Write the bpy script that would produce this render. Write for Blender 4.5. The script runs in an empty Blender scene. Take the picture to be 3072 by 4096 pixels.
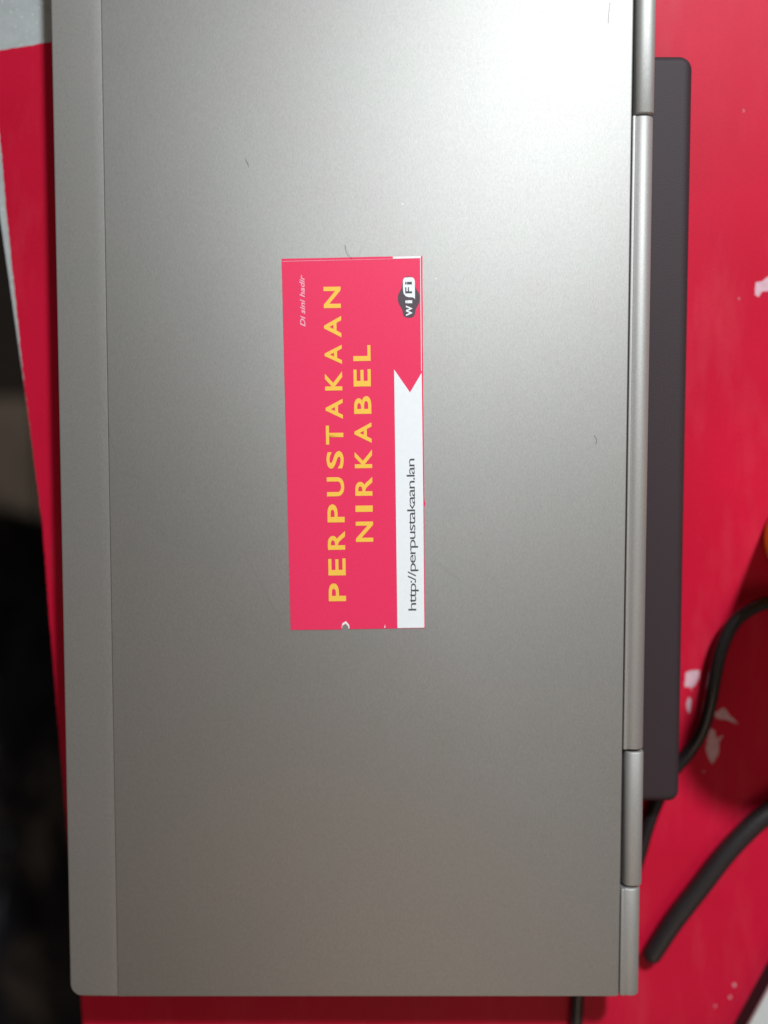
import bpy, bmesh, math, random
from mathutils import Vector, Matrix, noise

MM = 0.001
R = math.radians
random.seed(4)
scene = bpy.context.scene
col = scene.collection

# ------------------------------------------------------------------ camera
cam_data = bpy.data.cameras.new("camera")
cam_data.sensor_fit = 'VERTICAL'
cam_data.sensor_height = 24.0
cam_data.lens = 24.0 * 4200 / 4096
cam_data.clip_start = 0.01
cam_data.clip_end = 50
cam = bpy.data.objects.new("camera", cam_data)
col.objects.link(cam)
cam.location = (0, 0, 0.45)
cam.rotation_euler = (R(-3.7), 0, 0)
cam_data.dof.use_dof = True
cam_data.dof.focus_distance = 0.416
cam_data.dof.aperture_fstop = 1.15
scene.camera = cam

# ------------------------------------------------------------------ light
world = bpy.data.worlds.new("World")
scene.world = world
world.use_nodes = True
bg = world.node_tree.nodes["Background"]
bg.inputs[0].default_value = (1.0, 0.88, 0.78, 1)
bg.inputs[1].default_value = 0.125

lamp_data = bpy.data.lights.new("room_lamp", 'SPOT')   # a shaded lamp above the far right of the table
lamp_data.energy = 147
lamp_data.spot_size = R(43)
lamp_data.spot_blend = 1.0
lamp_data.color = (0.88, 0.96, 1.0)
lamp_data.shadow_soft_size = 0.06
lamp = bpy.data.objects.new("room_lamp", lamp_data)
col.objects.link(lamp)
lamp.location = (0.45, 1.00, 1.34)
lamp.rotation_euler = (Vector((0.22, 0.13, 0.0)) - lamp.location).to_track_quat('-Z', 'Y').to_euler()

fill_data = bpy.data.lights.new("warm_room_light", 'AREA')   # weak warm light of the room on the near side
fill_data.energy = 4.0
fill_data.size = 0.9
fill_data.color = (1.0, 0.72, 0.50)
fill = bpy.data.objects.new("warm_room_light", fill_data)
col.objects.link(fill)
fill.location = (0.25, -1.25, 1.45)
fill.rotation_euler = (Vector((0.0, 0.0, 0.0)) - fill.location).to_track_quat('-Z', 'Y').to_euler()

vs = scene.view_settings
vs.view_transform = 'Standard'
vs.look = 'None'
vs.exposure = 0
vs.gamma = 1
vs.use_curve_mapping = False


# ------------------------------------------------------------------ helpers
class Nodes:
    def __init__(self, name):
        self.m = bpy.data.materials.new(name)
        self.m.use_nodes = True
        self.t = self.m.node_tree
        self.b = self.t.nodes["Principled BSDF"]

    def new(self, kind, **kw):
        n = self.t.nodes.new(kind)
        for k, v in kw.items():
            setattr(n, k, v)
        return n

    def link(self, a, b):
        self.t.links.new(a, b)

    def coords(self, scale=(1, 1, 1)):
        tc = self.new('ShaderNodeTexCoord')
        mp = self.new('ShaderNodeMapping')
        mp.inputs['Scale'].default_value = scale
        self.link(tc.outputs['Object'], mp.inputs['Vector'])
        return mp.outputs[0]

    def noise(self, vec, scale, detail=3, rough=0.5):
        n = self.new('ShaderNodeTexNoise')
        n.inputs['Scale'].default_value = scale
        n.inputs['Detail'].default_value = detail
        n.inputs['Roughness'].default_value = rough
        self.link(vec, n.inputs['Vector'])
        return n.outputs[0]

    def ramp(self, fac, stops):
        r = self.new('ShaderNodeValToRGB')
        el = r.color_ramp.elements
        while len(el) < len(stops):
            el.new(0.5)
        for e, (p, c) in zip(el, stops):
            e.position = p
            e.color = (*c, 1) if len(c) == 3 else c
        self.link(fac, r.inputs[0])
        return r.outputs[0]

    def mul(self, a, b, fac=1.0, mode='MULTIPLY'):
        n = self.new('ShaderNodeMix', data_type='RGBA', blend_type=mode)
        n.inputs[0].default_value = fac
        self.link(a, n.inputs[6])
        self.link(b, n.inputs[7])
        return n.outputs[2]

    def bump(self, h, strength, dist):
        n = self.new('ShaderNodeBump')
        n.inputs['Strength'].default_value = strength
        n.inputs['Distance'].default_value = dist
        self.link(h, n.inputs['Height'])
        self.link(n.outputs[0], self.b.inputs['Normal'])

    def set(self, **kw):
        for k, v in kw.items():
            self.b.inputs[k.replace('_', ' ')].default_value = v


def g(v):
    return (v, v, v)


def mat_metal(name, base, rough, metallic=0.9):
    n = Nodes(name)
    n.set(Metallic=metallic, Roughness=rough)
    fine = n.noise(n.coords((3200, 900, 3200)), 1.0, 2, 0.6)       # fine vertical brushing
    grain = n.noise(n.coords(), 2600, 2, 0.7)
    blot = n.noise(n.coords(), 38, 4, 0.6)
    c1 = n.ramp(fine, [(0.25, tuple(b * 0.90 for b in base)), (0.75, tuple(min(1, b * 1.10) for b in base))])
    c2 = n.ramp(grain, [(0.3, g(0.90)), (0.7, g(1.0))])
    c3 = n.ramp(blot, [(0.3, (0.965, 0.985, 0.965)), (0.7, (1.0, 0.985, 0.985))])
    out = n.mul(n.mul(c1, c2), c3)
    # dust specks and a few hairline scratches
    vo = n.new('ShaderNodeTexVoronoi')
    vo.inputs['Scale'].default_value = 70
    n.link(n.coords(), vo.inputs['Vector'])
    dust = n.ramp(vo.outputs['Distance'], [(0.014, g(0.13)), (0.030, (0, 0, 0))])
    keep = n.ramp(n.noise(n.coords(), 9, 2), [(0.52, (0, 0, 0)), (0.62, g(1.0))])
    out = n.mul(out, n.mul(dust, keep), 1.0, 'ADD')
    sc = n.new('ShaderNodeTexVoronoi', feature='DISTANCE_TO_EDGE')
    sc.inputs['Scale'].default_value = 1.0
    n.link(n.coords((9, 4, 9)), sc.inputs['Vector'])
    line = n.ramp(sc.outputs['Distance'], [(0.0006, g(0.94)), (0.0018, g(1.0))])
    part = n.ramp(n.noise(n.coords(), 24, 3), [(0.56, g(0.0)), (0.64, g(1.0))])
    mixer = n.new('ShaderNodeMix', data_type='RGBA', blend_type='MULTIPLY')
    n.link(part, mixer.inputs[0])
    n.link(out, mixer.inputs[6])
    n.link(line, mixer.inputs[7])
    n.link(mixer.outputs[2], n.b.inputs['Base Color'])
    rr = n.ramp(blot, [(0.25, g(rough - 0.006)), (0.8, g(rough + 0.008))])
    n.link(rr, n.b.inputs['Roughness'])
    n.bump(grain, 0.10, 0.00008)
    return n.m


def mat_plain(name, base, rough, var=0.12, scale=300, bump=0.0, spec=0.5, metallic=0.0):
    n = Nodes(name)
    n.set(Roughness=rough, Metallic=metallic)
    n.b.inputs['Specular IOR Level'].default_value = spec
    v = n.coords()
    a = n.noise(v, scale, 4, 0.6)
    n.link(n.ramp(a, [(0.25, tuple(b * (1 - var) for b in base)), (0.75, tuple(min(1, b * (1 + var)) for b in base))]),
           n.b.inputs['Base Color'])
    if bump:
        n.bump(a, bump, 0.0003)
    return n.m


def mat_red_film():
    n = Nodes("red_film")
    v = n.coords()
    big = n.noise(v, 16, 5, 0.6)
    fine = n.noise(v, 900, 3, 0.6)
    scuff = n.noise(n.coords((60, 14, 60)), 1.0, 6, 0.65)
    base = n.ramp(big, [(0.3, (0.53, 0.0060, 0.031)), (0.7, (0.61, 0.0075, 0.040))])
    c2 = n.ramp(fine, [(0.3, g(0.88)), (0.7, g(1.0))])
    worn = n.ramp(scuff, [(0.50, (0, 0, 0)), (0.80, g(0.020))])
    n.link(n.mul(n.mul(base, c2), worn, 1.0, 'ADD'), n.b.inputs['Base Color'])
    n.link(n.ramp(scuff, [(0.3, g(0.40)), (0.75, g(0.52))]), n.b.inputs['Roughness'])
    n.b.inputs['Specular IOR Level'].default_value = 0.11
    n.bump(fine, 0.12, 0.0002)
    return n.m


def mat_board():
    n = Nodes("white_board")
    v = n.coords()
    a = n.noise(v, 140, 5, 0.7)
    sp = n.new('ShaderNodeTexVoronoi')
    sp.inputs['Scale'].default_value = 420
    n.link(v, sp.inputs['Vector'])
    base = n.ramp(a, [(0.3, (0.36, 0.385, 0.385)), (0.7, (0.45, 0.475, 0.475))])
    flake = n.ramp(sp.outputs['Distance'], [(0.06, g(0.30)), (0.16, (0, 0, 0))])
    n.link(n.mul(base, flake, 1.0, 'ADD'), n.b.inputs['Base Color'])
    n.set(Roughness=0.6)
    n.bump(a, 0.25, 0.0004)
    return n.m


M = {
    'lid': mat_metal("lid_metal", (0.352, 0.336, 0.322), 0.57, 0.78),
    'hinge': mat_metal("hinge_metal", (0.46, 0.443, 0.43), 0.60, 0.66),
    'base': mat_metal("base_metal", (0.42, 0.41, 0.39), 0.5, 0.8),
    'gap': mat_plain("dark_gap", (0.035, 0.032, 0.036), 0.7),
    'battery': mat_plain("battery_plastic", (0.034, 0.021, 0.025), 0.62, 0.15, 1500, 0.25, 0.3),
    'rubber': mat_plain("black_rubber", (0.018, 0.014, 0.015), 0.42, 0.2, 600, 0.1),
    'cable': mat_plain("black_cable", (0.014, 0.011, 0.012), 0.26, 0.2, 500),
    'sticker': mat_plain("sticker_red", (0.86, 0.030, 0.115), 0.42, 0.04, 900),
    'sticker_white': mat_plain("sticker_white", (0.86, 0.88, 0.90), 0.45, 0.02, 500),
    'sticker_pink': mat_plain("sticker_pale_pink", (0.90, 0.42, 0.52), 0.45, 0.05, 500),
    'yellow': mat_plain("print_yellow", (0.98, 0.57, 0.075), 0.42, 0.04, 900),
    'ink': mat_plain("print_black", (0.075, 0.070, 0.080), 0.5, 0.15, 900),
    'logo_dark': mat_plain("print_grey", (0.085, 0.060, 0.075), 0.45, 0.1, 900),
    'red': mat_red_film(),
    'board': mat_board(),
    'residue_bleed': mat_plain("pink_residue_bleed", (0.60, 0.36, 0.42), 0.6, 0.15, 300),
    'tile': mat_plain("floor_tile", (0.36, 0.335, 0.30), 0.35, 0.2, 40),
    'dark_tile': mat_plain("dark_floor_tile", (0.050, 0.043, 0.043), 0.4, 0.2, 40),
    'grout': mat_plain("floor_grout", (0.05, 0.047, 0.042), 0.8, 0.2, 200),
    'bag': mat_plain("black_plastic", (0.004, 0.0038, 0.0062), 0.36, 0.2, 60, 0, 0.20),
    'bottle': mat_plain("yellow_plastic", (0.95, 0.76, 0.04), 0.4, 0.06, 80),
    'box': mat_plain("pale_grey_plastic", (0.55, 0.56, 0.55), 0.45, 0.05, 400, 0.1),
    'hair': mat_plain("hair_brown", (0.10, 0.075, 0.06), 0.5),
    'wood': mat_plain("leg_paint", (0.5, 0.5, 0.48), 0.5),
}


def link(name, me, mat, parent=None, smooth=None):
    o = bpy.data.objects.new(name, me)
    col.objects.link(o)
    if mat is not None:
        me.materials.append(mat)
    if smooth is not None:
        me.shade_smooth()
        me.set_sharp_from_angle(angle=R(smooth))
    if parent is not None:
        o.parent = parent
    return o


def thing(name, label, cat, loc=(0, 0, 0), rz=0.0, group=None):
    o = bpy.data.objects.new(name, None)
    o.empty_display_size = 0.02
    col.objects.link(o)
    o.location = loc
    o.rotation_euler = (0, 0, rz)
    tag(o, label, cat, group)
    return o


def tag(o, label=None, cat=None, group=None, kind=None):
    if label:
        o['label'] = label
    if cat:
        o['category'] = cat
    if group:
        o['group'] = group
    if kind:
        o['kind'] = kind
    return o


def bm_mesh(bm, name):
    bmesh.ops.recalc_face_normals(bm, faces=bm.faces)
    me = bpy.data.meshes.new(name)
    bm.to_mesh(me)
    bm.free()
    return me


def rounded_outline(x0, x1, y0, y1, radii, seg=8):
    """radii: lower-left, lower-right, upper-right, upper-left; millimetres"""
    pts = []
    corners = [((x0, y0), 180), ((x1, y0), 270), ((x1, y1), 0), ((x0, y1), 90)]
    sx = [1, -1, -1, 1]
    sy = [1, 1, -1, -1]
    for k, ((cx, cy), a0) in enumerate(corners):
        r = radii[k]
        if r <= 0:
            pts.append((cx, cy))
            continue
        ox, oy = cx + sx[k] * r, cy + sy[k] * r
        for i in range(seg + 1):
            a = R(a0 + 90 * i / seg)
            pts.append((ox + r * math.cos(a), oy + r * math.sin(a)))
    return pts


def slab(name, pts, z0, z1, mat, parent=None, bevel=0.0, seg=3, bottom_bevel=0.0, smooth=40):
    """prism over an outline given in millimetres, with its top rim rounded"""
    bm = bmesh.new()
    lo = [bm.verts.new((x * MM, y * MM, z0 * MM)) for x, y in pts]
    hi = [bm.verts.new((x * MM, y * MM, z1 * MM)) for x, y in pts]
    n = len(pts)
    bm.faces.new(lo[::-1])
    top = bm.faces.new(hi)
    for i in range(n):
        bm.faces.new((lo[i], lo[(i + 1) % n], hi[(i + 1) % n], hi[i]))
    if bevel:
        bmesh.ops.bevel(bm, geom=list(top.edges), offset=bevel * MM, segments=seg, profile=0.5, affect='EDGES')
    return link(name, bm_mesh(bm, name), mat, parent, smooth)


def soft_slab(name, x0, x1, y0, y1, radii, z0, z1, bev, mat, parent=None, seg=6):
    """rounded block whose top rim is a quarter round of radius bev"""
    bm = bmesh.new()
    rings = []
    for z, d in [(z0, 1.0), (z0 + 1.0, 0.0)] + [(z1 - bev * (1 - math.sin(R(90 * k / seg))), bev * (1 - math.cos(R(90 * k / seg)))) for k in range(seg + 1)]:
        ring = rounded_outline(x0 + d, x1 - d, y0 + d, y1 - d, [max(0.2, r - d) for r in radii])
        rings.append([bm.verts.new((x * MM, y * MM, z * MM)) for x, y in ring])
    n = len(rings[0])
    for a, b in zip(rings, rings[1:]):
        for i in range(n):
            bm.faces.new((a[i], a[(i + 1) % n], b[(i + 1) % n], b[i]))
    bm.faces.new(rings[0])
    bm.faces.new(rings[-1])
    return link(name, bm_mesh(bm, name), mat, parent, 50)


def profile_bar(name, prof, y0, y1, mat, parent, inset=0.25, smooth=35):
    """a bar along y with the given (x, z) cross-section in millimetres and softened ends"""
    cx = sum(p[0] for p in prof) / len(prof)
    cz = sum(p[1] for p in prof) / len(prof)
    bm = bmesh.new()
    rings = []
    for y, s in ((y0, 1), (y0 + inset * 0.35, 0.35), (y0 + inset, 0), (y1 - inset, 0), (y1 - inset * 0.35, 0.35), (y1, 1)):
        ring = []
        for x, z in prof:
            d = Vector((cx - x, cz - z))
            d = d.normalized() * inset * s
            ring.append(bm.verts.new(((x + d.x) * MM, y * MM, (z + d.y) * MM)))
        rings.append(ring)
    n = len(prof)
    for a, b in zip(rings, rings[1:]):
        for i in range(n):
            bm.faces.new((a[i], a[(i + 1) % n], b[(i + 1) % n], b[i]))
    bm.faces.new(rings[0])
    bm.faces.new(rings[-1])
    return link(name, bm_mesh(bm, name), mat, parent, smooth)


def smooth_path(pts, per=8):
    """Catmull-Rom through points"""
    P = [Vector(p) for p in pts]
    P = [P[0] * 2 - P[1]] + P + [P[-1] * 2 - P[-2]]
    out = []
    for i in range(1, len(P) - 2):
        for k in range(per):
            t = k / per
            a, b, c, d = P[i - 1], P[i], P[i + 1], P[i + 2]
            out.append(0.5 * ((2 * b) + (c - a) * t + (2 * a - 5 * b + 4 * c - d) * t * t + (3 * b - a - 3 * c + d) * t ** 3))
    out.append(P[-2])
    return out


def tube(name, pts, rad, mat, parent=None, sides=14, per=8, cap_round=True, loc=(0, 0, 0)):
    """round cord through points in millimetres; rad a number or function of 0..1"""
    path = [(p - Vector(loc)) for p in smooth_path(pts, per)]
    rf = rad if callable(rad) else (lambda t: rad)
    n = len(path)
    sections = []
    tans = [(path[min(i + 1, n - 1)] - path[max(i - 1, 0)]).normalized() for i in range(n)]
    if cap_round:
        for a in (88, 70, 45, 20):
            sections.append((path[0] - tans[0] * rf(0) * math.sin(R(a)), tans[0], rf(0) * math.cos(R(a))))
    for i in range(n):
        sections.append((path[i], tans[i], rf(i / (n - 1))))
    if cap_round:
        for a in (20, 45, 70, 88):
            sections.append((path[-1] + tans[-1] * rf(1) * math.sin(R(a)), tans[-1], rf(1) * math.cos(R(a))))
    bm = bmesh.new()
    rings = []
    for p, t, r in sections:
        side = t.cross(Vector((0, 0, 1)))
        side = side.normalized() if side.length > 1e-4 else Vector((1, 0, 0))
        up = side.cross(t).normalized()
        rings.append([bm.verts.new((p + (side * math.cos(2 * math.pi * k / sides) + up * math.sin(2 * math.pi * k / sides)) * r) * MM)
                      for k in range(sides)])
    for a, b in zip(rings, rings[1:]):
        for k in range(sides):
            bm.faces.new((a[k], a[(k + 1) % sides], b[(k + 1) % sides], b[k]))
    bm.faces.new(rings[0])
    bm.faces.new(rings[-1])
    o = link(name, bm_mesh(bm, name), mat, parent, 60)
    o.location = Vector(loc) * MM
    return o


def lathe(name, prof, mat, parent=None, sides=40, smooth=35):
    bm = bmesh.new()
    rings = []
    for r, z in prof:
        rings.append([bm.verts.new((r * MM * math.cos(2 * math.pi * k / sides), r * MM * math.sin(2 * math.pi * k / sides), z * MM))
                      for k in range(sides)])
    for a, b in zip(rings, rings[1:]):
        for k in range(sides):
            bm.faces.new((a[k], a[(k + 1) % sides], b[(k + 1) % sides], b[k]))
    bm.faces.new(rings[0])
    bm.faces.new(rings[-1])
    return link(name, bm_mesh(bm, name), mat, parent, smooth)


def flat_sheet(name, outline, holes, z, thick, mat, parent=None):
    """sheet with real holes, from filled 2D outlines in millimetres"""
    cu = bpy.data.curves.new(name, 'CURVE')
    cu.dimensions = '2D'
    cu.fill_mode = 'BOTH'
    cu.extrude = thick * MM / 2
    for ring in [outline] + list(holes):
        sp = cu.splines.new('POLY')
        sp.points.add(len(ring) - 1)
        for q, (x, y) in zip(sp.points, ring):
            q.co = (x * MM, y * MM, 0, 1)
        sp.use_cyclic_u = True
    tmp = bpy.data.objects.new(name, cu)
    col.objects.link(tmp)
    dg = bpy.context.evaluated_depsgraph_get()
    dg.update()
    me = bpy.data.meshes.new_from_object(tmp.evaluated_get(dg))
    bpy.data.objects.remove(tmp)
    bpy.data.curves.remove(cu)
    me.materials.clear()
    me.transform(Matrix.Translation((0, 0, (z + thick / 2) * MM)))
    return link(name, me, mat, parent)


def ragged(pts, step, amp, closed=True, seed=0):
    """subdivide an outline and roughen it slightly"""
    rnd = random.Random(seed)
    out = []
    n = len(pts)
    for i in range(n if closed else n - 1):
        a, b = Vector(pts[i]), Vector(pts[(i + 1) % n])
        k = max(1, int((b - a).length / step))
        for j in range(k):
            p = a.lerp(b, j / k)
            out.append((p.x + rnd.uniform(-amp, amp), p.y + rnd.uniform(-amp, amp)))
    return out


# ------------------------------------------------------------------ floor
FZ = -450
ground = slab('floor', [(-1500, -1500), (1500, -1500), (1500, 1500), (-1500, 1500)], FZ - 20, FZ - 2, M['grout'])
tag(ground, kind='structure')
tile_bm = bmesh.new()
bmesh.ops.create_cube(tile_bm, size=1.0)
for v in tile_bm.verts:
    v.co = Vector((v.co.x * 0.296, v.co.y * 0.296, v.co.z * 0.008))
bmesh.ops.bevel(tile_bm, geom=[e for e in tile_bm.edges if all(v.co.z > 0 for v in e.verts)], offset=0.002, segments=2, affect='EDGES')
tile_me = bm_mesh(tile_bm, 'floor_tile')
tile_me.materials.append(M['tile'])
dark_me = tile_me.copy()
dark_me.materials[0] = M['dark_tile']
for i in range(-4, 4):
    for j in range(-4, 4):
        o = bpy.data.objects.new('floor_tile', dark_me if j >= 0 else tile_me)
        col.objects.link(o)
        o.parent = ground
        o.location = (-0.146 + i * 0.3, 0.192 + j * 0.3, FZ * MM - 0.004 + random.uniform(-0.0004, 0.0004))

# ------------------------------------------------------------------ table
table = thing('table', 'low table with a red film surface over a white board', 'table', (0, 0, FZ * MM))
up = Matrix.Translation((0, 0, -FZ * MM))


def lift(o):
    o.data.transform(up)
    return o


board_left = [(-200, 420), (-172, 180), (-162, 95.4), (-154.2, 31.5), (-146.5, -34.7), (-142.8, -100), (-133, -257), (-120, -460)]
board = lift(slab('tabletop_board', [(-120, -460), (520, -430), (520, 520), (-210, 520)] + board_left[:-1], -19, -0.2, M['board'], table, 0.8, 2))
red_left = [(-160.8, 124), (-159.0, 95), (-156.2, 61), (-153.9, 31.5), (-146.9, -34.7), (-143.2, -100), (-133.4, -257), (-119.9, -459)]
outline = ragged([(-119.5, -459), (519, -429), (519, 260)], 60, 0, False) \
    + ragged([(519, 260), (-138.9, 167.5), (-164.5, 163.6)], 1.3, 0.22, False, 3) \
    + ragged([(-164.5, 163.6)] + red_left, 2.2, 0.14, False, 5)
outline = [(-119.5, -459), (519, -429), (519, 262)] + ragged([(519, 262), (-138.9, 167.5), (-164.5, 163.4)] + red_left, 1.6, 0.16, False, 5)[1:]
chips = [
    [(130.8, -98.9), (133.5, -97.9), (137.0, -97.8), (136.6, -101.6), (135.0, -104.9), (133.8, -105.1), (133.6, -107.2), (133.1, -105.3), (130.5, -105.2)],
    [(132.6, -109.5), (133.6, -111.0), (133.5, -113.8), (132.7, -117.4), (131.4, -114.3), (131.6, -111.5)],
    [(142.6, -115.8), (144.9, -116.2), (147.0, -114.3), (148.4, -115.0), (150.6, -118.0), (154.6, -121.8), (151.4, -120.7), (148.6, -119.7), (144.8, -119.3)],
    [(141.9, -123.6), (144.1, -124.2), (144.9, -128.0), (148.0, -126.2), (146.0, -129.5), (146.0, -134.2), (144.9, -137.0), (143.3, -139.4), (141.3, -136.3), (140.4, -133.0), (140.7, -128.6)],
    [(157.3, 68.3), (160.3, 68.8), (162.6, 70.9), (165.5, 70.4), (166.4, 67.0), (163.6, 64.6), (160.4, 64.6), (158.8, 62.2), (157.2, 63.1)],
    [(154.1, -238.2), (155.5, -237.9), (155.8, -239.2), (154.9, -239.9)],
    [(152.6, -243.9), (153.6, -243.6), (154.0, -244.6), (153.0, -245.3)],
    [(146.3, -247.9), (147.1, -247.7), (146.9, -249.6)],
    [(138.9, -142.4), (139.9, -142.2), (139.6, -143.3)],
    [(150.5, 140.2), (151.1, 139.8), (150.8, 138.6)],
    [(150.2, 62.1), (150.8, 61.9), (150.5, 60.6)],
]
holes = [ragged(c, 0.8, 0.15, True, 20 + i) if i < 5 else c for i, c in enumerate(chips)]
film = lift(flat_sheet('red_film', outline, holes, -0.10, 0.10, M['red'], table))
lift(flat_sheet('residue_bleed_layer', [(60, -440), (500, -420), (500, 255), (60, 190)], [], -0.19, 0.07, M['residue_bleed'], table))  # pink of thin residue, with red light bleeding from the film painted in
for x, y in ((-120, 440), (470, 440), (-70, -400), (470, -380)):
    lift(slab('leg', rounded_outline(x - 20, x + 20, y - 20, y + 20, (4, 4, 4, 4), 3), FZ, -19.2, M['wood'], table))

# ------------------------------------------------------------------ laptop
X0, XS, X1 = -129.0, -109.4, 96.4
Y0, Y1 = -226.6, 231.0
laptop = thing('laptop', 'closed silver laptop with a red sticker lying on the red table', 'laptop', (0, 0, 0))

base = slab('base', rounded_outline(X0 + 2, 99, Y0 + 2, Y1 - 2, (6, 3, 3, 6)), 6.3, 20.4, M['base'], laptop, 1.0)
for x, y in ((-110, -205), (80, -200), (-110, 210), (80, 210)):
    slab('rubber_foot', rounded_outline(x - 9, x + 9, y - 3, y + 3, (3, 3, 3, 3), 5), 0.02, 6.25, M['rubber'], base)
slab('screen_gasket', rounded_outline(X0 + 3, 97, Y0 + 3, Y1 - 3, (5, 2, 2, 5)), 20.5, 21.4, M['gap'], base)

lid_core = slab('lid_frame', rounded_outline(X0 + 7, X1 - 0.3, Y0 + 1.0, Y1 - 1.0, (1, 1, 1, 1)), 21.6, 31.2, M['gap'], laptop)
panel = slab('lid_panel', rounded_outline(XS, X1, Y0, Y1, (0.2, 1.0, 1.0, 0.2), 4), 22.0, 32.0, M['lid'], laptop, 0.22, 3)


# the front strip falls away slightly towards its outer edge, so it is lofted from a profile
def front_strip():
    bm = bmesh.new()
    x_in = XS - 0.065
    prof = [(x_in, 22.0, 0), (x_in, 31.9, 0), (x_in - 0.10, 32.0, 0), (x_in - 0.4, 32.03, 0)]
    prof += [(x_in - 4, 31.98, 0), (x_in - 9, 31.89, 0), (x_in - 14, 31.76, 0), (X0 + 1.6, 31.62, 0), (X0 + 0.5, 31.58, 0),
             (X0 + 0.12, 31.48, 0), (X0, 31.2, 0), (X0, 25.0, 0), (X0 + 0.6, 22.4, 0), (X0 + 1.6, 22.0, 0)]
    rc = 5.0
    stations = []
    for k in range(9):                     # rounded corner at the lower end
        a = R(90 * k / 8)
        stations.append((Y0 + rc - rc * math.cos(a), rc - rc * math.sin(a)))
    stations += [(Y0 + 20, 0), (0, 0), (Y1 - 20, 0)]
    for k in range(9):
        a = R(90 * (8 - k) / 8)
        stations.append((Y1 - rc + rc * math.cos(a), rc - rc * math.sin(a)))
    rings = []
    for y, inset in stations:
        edge = min(abs(y - Y0), abs(Y1 - y))
        drop = 0.45 - math.sqrt(max(0, 0.45 ** 2 - max(0, 0.45 - edge) ** 2))
        ring = []
        for x, z, _ in prof:
            t = max(0.0, (XS - 8 - x) / (XS - 8 - X0))
            ring.append(bm.verts.new(((x + inset * t) * MM, y * MM, (z - (drop if z > 29 else 0)) * MM)))
        rings.append(ring)
    n = len(prof)
    for a, b in zip(rings, rings[1:]):
        for i in range(n):
            bm.faces.new((a[i], a[(i + 1) % n], b[(i + 1) % n], b[i]))
    bm.faces.new(rings[0])
    bm.faces.new(rings[-1])
    return link('front_strip', bm_mesh(bm, 'front_strip'), M['lid'], laptop, 10)


front_strip()

# hinge line along the back edge
barrel = []
for k in range(22):
    a = R(205 - k * 250 / 21)
    ca, sa = math.cos(a), math.sin(a)
    barrel.append((102.0 + 4.0 * math.copysign(abs(ca) ** 0.75, ca), 27.2 + 4.2 * math.copysign(abs(sa) ** 0.75, sa)))
barrel += [(100.4, 20.8), (98.7, 21.5)]
bar = [(96.95, 21), (96.95, 31.0), (97.15, 31.45), (97.6, 31.6), (98.05, 31.5), (98.3, 31.05), (98.55, 30.85), (98.9, 31.0),
       (99.6, 31.35), (100.6, 31.6), (101.8, 31.65), (103.0, 31.4), (104.1, 30.75), (105.0, 29.8), (105.6, 28.6), (105.9, 27.2),
       (105.7, 25.4), (105.0, 23.6), (103.8, 22.0), (102.0, 21.0)]
end = [(96.95, 21), (96.95, 30.9), (97.2, 31.3), (98.2, 31.55), (98.7, 31.3), (99.0, 31.2), (99.6, 31.4), (100.8, 31.6), (102.2, 31.55),
       (103.4, 31.15), (104.4, 30.4), (105.1, 29.2), (105.4, 27.6), (105.2, 25.4), (104.4, 23.4), (103.0, 21.8), (101.0, 21.0)]
slab('hinge_recess', [(96.2, Y0 + 3), (102.5, Y0 + 3), (102.5, Y1 - 3), (96.2, Y1 - 3)], 21.6, 27.2, M['gap'], laptop)
profile_bar('hinge_barrel', barrel, 129.0, 184.6, M['hinge'], laptop, 0.5)
profile_bar('hinge_barrel', barrel, -180.6, -124.8, M['hinge'], laptop, 0.5)
profile_bar('hinge_bar', bar, -123.6, 127.9, M['hinge'], laptop, 0.3)
profile_bar('hinge_end', end, -226.9, -181.5, M['hinge'], laptop, 0.7)
profile_bar('hinge_end', end, 185.5, 231.2, M['hinge'], laptop, 0.7)

# battery that sticks out behind the hinge
bat = soft_slab('battery', 94, 123.7, -149.6, 155.2, (3.5, 4.5, 5.2, 3.5), 6.3, 20.0, 3.4, M['battery'], laptop)

# ------------------------------------------------------------------ sticker on the lid (part of the laptop, with its print as sub-parts)
SK = Matrix.Translation((-11.525 * MM, -0.45 * MM, 0)) @ Matrix.Rotation(R(0.8), 4, 'Z')
SZ = 32.05


def sk(o):
    o.data.transform(SK)
    return o


def tri_sheet(name, pts, z, thick, mat, parent):
    return sk(flat_sheet(name, pts, [], z, thick, mat, parent))


edge_r = ragged([(27.66, 73.87), (27.35, 20), (27.3, -22.0), (27.75, -23.5), (27.2, -25.5), (27.0, -73.63)], 6, 0.05, False, 9)
stick_outline = ragged([(-27.65, 73.44), (27.66, 73.87)], 6, 0.05, False, 8) + edge_r \
    + [(27.0, -73.63), (-3.7, -73.7), (-3.85, -72.6), (-4.9, -71.6), (-6.0, -72.4), (-6.5, -73.8)] \
    + ragged([(-27.01, -73.68), (-27.65, 73.44)], 6, 0.05, False, 10)
sticker = tri_sheet('sticker', stick_outline, SZ, 0.12, M['sticker'], laptop)
sticker['label'] = 'glossy pinkish red sticker with yellow capital letters and a white banner'
PZ, PT = SZ + 0.14, 0.05
tri_sheet('white_banner', [(15.94, 29.63), (22.11, 20.54), (26.82, 28.28), (26.85, -22), (26.7, -73.45), (15.9, -73.5)], PZ, PT, M['sticker_white'], sticker)
tri_sheet('white_margin', [(26.62, 28.9), (26.85, 28.9), (26.97, 72.8), (26.72, 72.8)], PZ, PT, M['sticker_white'], sticker)
tri_sheet('white_margin', [(16.06, 72.83), (27.0, 72.95), (27.05, 73.8), (16.06, 73.68)], PZ, PT, M['sticker_white'], sticker)
tri_sheet('white_margin', [(-27.4, 72.35), (16.0, 72.75), (16.0, 72.88), (-27.4, 72.52)], PZ, PT, M['sticker_pink'], sticker)
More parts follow.
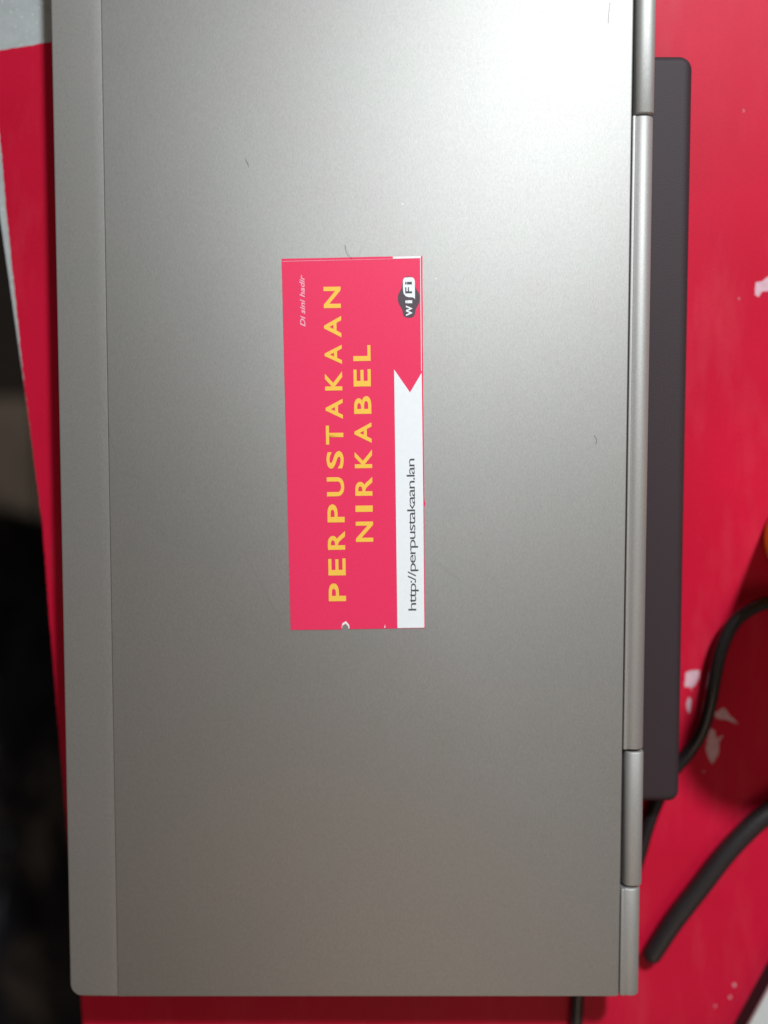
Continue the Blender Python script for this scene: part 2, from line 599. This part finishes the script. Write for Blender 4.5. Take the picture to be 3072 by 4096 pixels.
tri_sheet('torn_paper', [(-6.7, -73.5), (-6.1, -71.2), (-4.75, -70.45), (-3.5, -71.9), (-3.35, -73.4), (-3.7, -73.5), (-4.0, -72.4), (-4.9, -71.4), (-6.1, -72.2)], PZ, PT, M['sticker_white'], sticker)
tri_sheet('torn_paper', [(10.6, -73.3), (10.85, -71.9), (11.05, -73.3)], PZ, PT, M['sticker_white'], sticker)


def glyph_mesh(txt, bold, shear=0.0, spacing=1.0):
    cu = bpy.data.curves.new('glyph', 'FONT')
    cu.body = txt
    cu.size = 1.0
    cu.offset = bold
    cu.shear = shear
    cu.space_character = spacing
    cu.resolution_u = 6
    tmp = bpy.data.objects.new('glyph', cu)
    col.objects.link(tmp)
    dg = bpy.context.evaluated_depsgraph_get()
    dg.update()
    me = bpy.data.meshes.new_from_object(tmp.evaluated_get(dg))
    bpy.data.objects.remove(tmp)
    bpy.data.curves.remove(cu)
    me.materials.clear()
    return me


def lettering(name, items, mat, z, bold, shear=0.0, spacing=1.0):
    """items: (text, start along the sticker, end, baseline across, top across); reads upwards"""
    bm = bmesh.new()
    for txt, u0, u1, vb, vt in items:
        me = glyph_mesh(txt, bold, shear, spacing)
        xs = [v.co.x for v in me.vertices]
        ys = [v.co.y for v in me.vertices]
        ax, bx, ay, by = min(xs), max(xs), min(ys), max(ys)
        for v in me.vertices:
            s = (v.co.x - ax) / (bx - ax)
            t = (v.co.y - ay) / (by - ay)
            v.co = Vector(((vb + (vt - vb) * t) * MM, (u0 + (u1 - u0) * s) * MM, z * MM))
        bm.from_mesh(me)
        bpy.data.meshes.remove(me)
    me = bpy.data.meshes.new(name)
    for f in bm.faces:
        if f.normal.z < 0:
            f.normal_flip()
    bm.to_mesh(me)
    bm.free()
    return sk(link(name, me, mat, sticker))


CAPS_1 = [('P', -62.29, -55.1, -4.55, -11.45), ('E', -51.89, -45.1, -4.5, -11.41), ('R', -41.59, -34.09, -4.56, -11.45),
          ('P', -30.59, -23.39, -4.6, -11.4), ('U', -20.19, -12.59, -4.56, -11.45), ('S', -9.19, -2.19, -4.6, -11.41),
          ('T', 0.41, 7.91, -4.57, -11.47), ('A', 10.52, 18.41, -4.63, -11.42), ('K', 21.72, 29.21, -4.67, -11.47),
          ('A', 32.12, 39.61, -4.63, -11.42), ('A', 42.52, 50.92, -4.68, -11.47), ('N', 54.02, 62.32, -4.72, -11.41)]
CAPS_2 = [('N', -38.55, -30.45, 6.69, -0.2), ('I', -26.55, -24.05, 6.66, -0.21), ('R', -20.14, -12.65, 6.64, -0.15),
          ('K', -9.14, -1.85, 6.7, -0.2), ('A', 0.86, 8.95, 6.64, -0.15), ('B', 12.36, 19.35, 6.7, -0.1),
          ('E', 23.16, 29.96, 6.65, -0.16), ('L', 33.16, 39.36, 6.69, -0.13)]
LZ = PZ + PT + 0.03
lettering('title_lettering', CAPS_1, M['yellow'], LZ, 0.022)
lettering('title_lettering', CAPS_2, M['yellow'], LZ, 0.022)
lettering('tagline_lettering', [('Di sini hadir', 46.92, 67.04, -18.82, -20.84)], M['sticker_pink'], LZ, 0.022, 0.3)
lettering('address_lettering', [('http://perpustakaan.lan', -66.5, -5.63, 24.6, 20.35)], M['ink'], LZ, 0.0, 0.0, 0.86)


def ell(cx, cy, rx, ry, n=28, p=2.0):
    out = []
    for k in range(n):
        a = 2 * math.pi * k / n
        c, s = math.cos(a), math.sin(a)
        out.append((cx + rx * math.copysign(abs(c) ** (2 / p), c), cy + ry * math.copysign(abs(s) ** (2 / p), s)))
    return out


# wireless emblem: grey body, white half with dark letters, dark half with white letters
body = []
prof = [(65.85, 0.9), (65.3, 1.8), (64.2, 2.35), (62.6, 2.55), (61.6, 2.75), (60.6, 3.25), (59.4, 3.95), (58.4, 4.25), (57.4, 4.3),
        (56.2, 4.2), (55.0, 3.8), (54.0, 3.2), (53.2, 2.75), (52.2, 2.5), (51.0, 2.3), (50.2, 1.7), (49.85, 0.9)]
CX = 22.1
body = [(CX + wd, yy) for yy, wd in prof] + [(CX - wd, yy) for yy, wd in prof[::-1]]
tri_sheet('emblem', body, PZ, PT, M['logo_dark'], sticker)
pill = [(20.6, 65.45), (20.05, 64.9), (19.85, 64.2), (19.85, 60.6), (20.1, 59.2), (20.9, 58.2), (21.9, 57.85), (23.6, 57.75), (24.1, 57.5),
        (24.5, 56.95), (24.55, 58.4), (24.55, 64.0), (24.3, 64.9), (23.7, 65.45), (22.6, 65.6)]
tri_sheet('emblem', pill[::-1], PZ + PT + 0.02, PT, M['sticker_white'], sticker)
lettering('emblem_lettering', [('F', 59.33, 61.7, 23.4, 20.7), ('i', 62.7, 63.87, 23.4, 20.7)], M['ink'], LZ + 0.08, 0.02)
lettering('emblem_lettering', [('W', 50.5, 54.6, 23.4, 20.9), ('i', 55.4, 56.7, 23.4, 20.7)], M['sticker_white'], LZ + 0.03, 0.03)

# ------------------------------------------------------------------ cables
cable = tube('power_cable', [(84.0, -420, 3.0), (84.3, -330, 3.0), (84.7, -256, 3.0), (86.5, -236, 3.0), (95, -212, 3.0), (106.5, -193, 3.0),
                             (111.2, -179, 3.05), (114.4, -167, 3.05), (118.6, -155, 3.0), (124.6, -142.5, 3.0), (131.2, -133.8, 3.2), (136.6, -124.0, 4.5),
                             (139.4, -112.8, 6.0), (140.8, -102, 7.2), (143.2, -88.0, 8.0), (147.8, -77.0, 8.0), (155.0, -70.6, 7.0),
                             (165.0, -67.5, 5.5), (182, -70, 3.0), (230, -82, 3.0), (330, -90, 3.0)],
             2.9, M['cable'], loc=(84, -420, 0))
tag(cable, 'thin glossy black power cable curving out from under the laptop battery', 'cable')
thick = tube('thick_cable', [(117.2, -222.5, 4.6), (126.5, -207.5, 4.5), (137.1, -193.0, 4.5), (147.6, -178.6, 4.5), (157.1, -167.8, 4.5), (167, -159.0, 4.5),
                             (185, -149, 4.5), (230, -140, 4.5), (320, -135, 4.5)],
             lambda t: 4.4 - 0.35 * max(0, 1 - t * 6), M['rubber'], loc=(117.2, -222.5, 0))
tag(thick, 'thick matt black cable with a rounded free end near the laptop corner', 'cable')

# ------------------------------------------------------------------ cup at the right edge of the picture
cup = lathe('cup', [(0.1, 0.1), (17.6, 0.1), (19.4, 0.8), (20.0, 2.6), (20.6, 10), (27.6, 104), (28.4, 105.2), (28.6, 107.5), (28.2, 109.4), (27.2, 109.8),
                    (26.6, 108.6), (26.2, 104), (19.2, 12), (18.2, 5.4), (16.8, 4.4), (0.1, 4.4)], M['bottle'])
cup.location = (0.1826, -0.0400, 0)
tag(cup, 'yellow plastic cup standing at the right edge of the picture', 'cup')

# ------------------------------------------------------------------ pale box at the lower right corner
bx = thing('plastic_box', 'pale grey box with shade painted on its sides at the lower right corner', 'box', (0.1880, -0.2777, 0), R(-27.0))
slab('box_body', rounded_outline(-39, 39, -55, 55, (5, 5, 5, 5)), 0.05, 9.5, M['battery'], bx, 0.6)  # sides coloured near black to paint in their shade
slab('box_lid', rounded_outline(-39.4, 39.4, -55.4, 55.4, (5, 5, 5, 5)), 9.9, 12, M['box'], bx, 0.7)
slab('box_seam', rounded_outline(-38, 38, -54, 54, (4, 4, 4, 4)), 9.55, 9.85, M['gap'], bx)


# ------------------------------------------------------------------ black bag on the floor
def heap():
    bm = bmesh.new()
    nx, ny = 70, 120
    verts = []
    for j in range(ny + 1):
        row = []
        for i in range(nx + 1):
            u, v = i / nx * 2 - 1, j / ny * 2 - 1
            x, y = u * 0.20, v * 0.33
            rr = (abs(u) ** 3 + abs(v) ** 3) ** (1 / 3)
            wob = 1 + 0.10 * noise.noise(Vector((math.atan2(v, u) * 1.6, 3.1, 0)))
            fall = max(0.0, 1 - (rr / wob) ** 4)
            h = 0.115 * fall ** 0.5
            p = Vector((x * 9, y * 5, 0.7))
            fold = 1 - abs(noise.noise(p * 1.3 + Vector((noise.noise(p * 0.7) * 2, 0, 0)))) * 2
            fine = 1 - abs(noise.noise(p * 4.1 + Vector((5, 2, 0)))) * 2
            h += fall * (0.030 * fold + 0.010 * fine)
            row.append(bm.verts.new((x * wob, y * wob, max(0.001, h))))
        verts.append(row)
    for j in range(ny):
        for i in range(nx):
            bm.faces.new((verts[j][i], verts[j][i + 1], verts[j + 1][i + 1], verts[j + 1][i]))
    rim = [e for e in bm.edges if e.is_boundary]
    ret = bmesh.ops.extrude_edge_only(bm, edges=rim)
    for vv in [e for e in ret['geom'] if isinstance(e, bmesh.types.BMVert)]:
        vv.co.z = 0.0002
    return link('bag', bm_mesh(bm, 'bag'), M['bag'], None, 50)


bag = heap()
bag.location = (-0.385, -0.385, FZ * MM + 0.001)
tag(bag, 'crumpled black plastic bag on the dark floor beside the table', 'bag')

# ------------------------------------------------------------------ hairs lying on the lid
for label, pts in (
        ('short fine hair on the lid above the sticker to the left', [(-54.0, 111.2, 32.15), (-53.6, 110.0, 32.3), (-53.1, 109.2, 32.2), (-53.0, 108.0, 32.15)]),
        ('curved fine hair touching the top edge of the sticker', [(-15.3, 78.0, 32.15), (-14.9, 75.9, 32.5), (-13.8, 74.0, 32.6), (-12.3, 72.6, 32.5)]),
        ('short fine hair on the lid near the hinge bar', [(83.4, 3.4, 32.15), (84.3, 2.2, 32.3), (84.4, 0.8, 32.3), (83.9, -0.4, 32.15)]),
        ('long straight hair on the lid at the top right', [(87.4, 170.5, 32.15), (87.1, 167.5, 32.2), (86.9, 165, 32.2), (86.8, 162.5, 32.15)])):
    h = tube('hair', pts, 0.05, M['hair'], None, 6, 5, loc=pts[0])
    tag(h, label, 'hair', 'hairs on the lid')
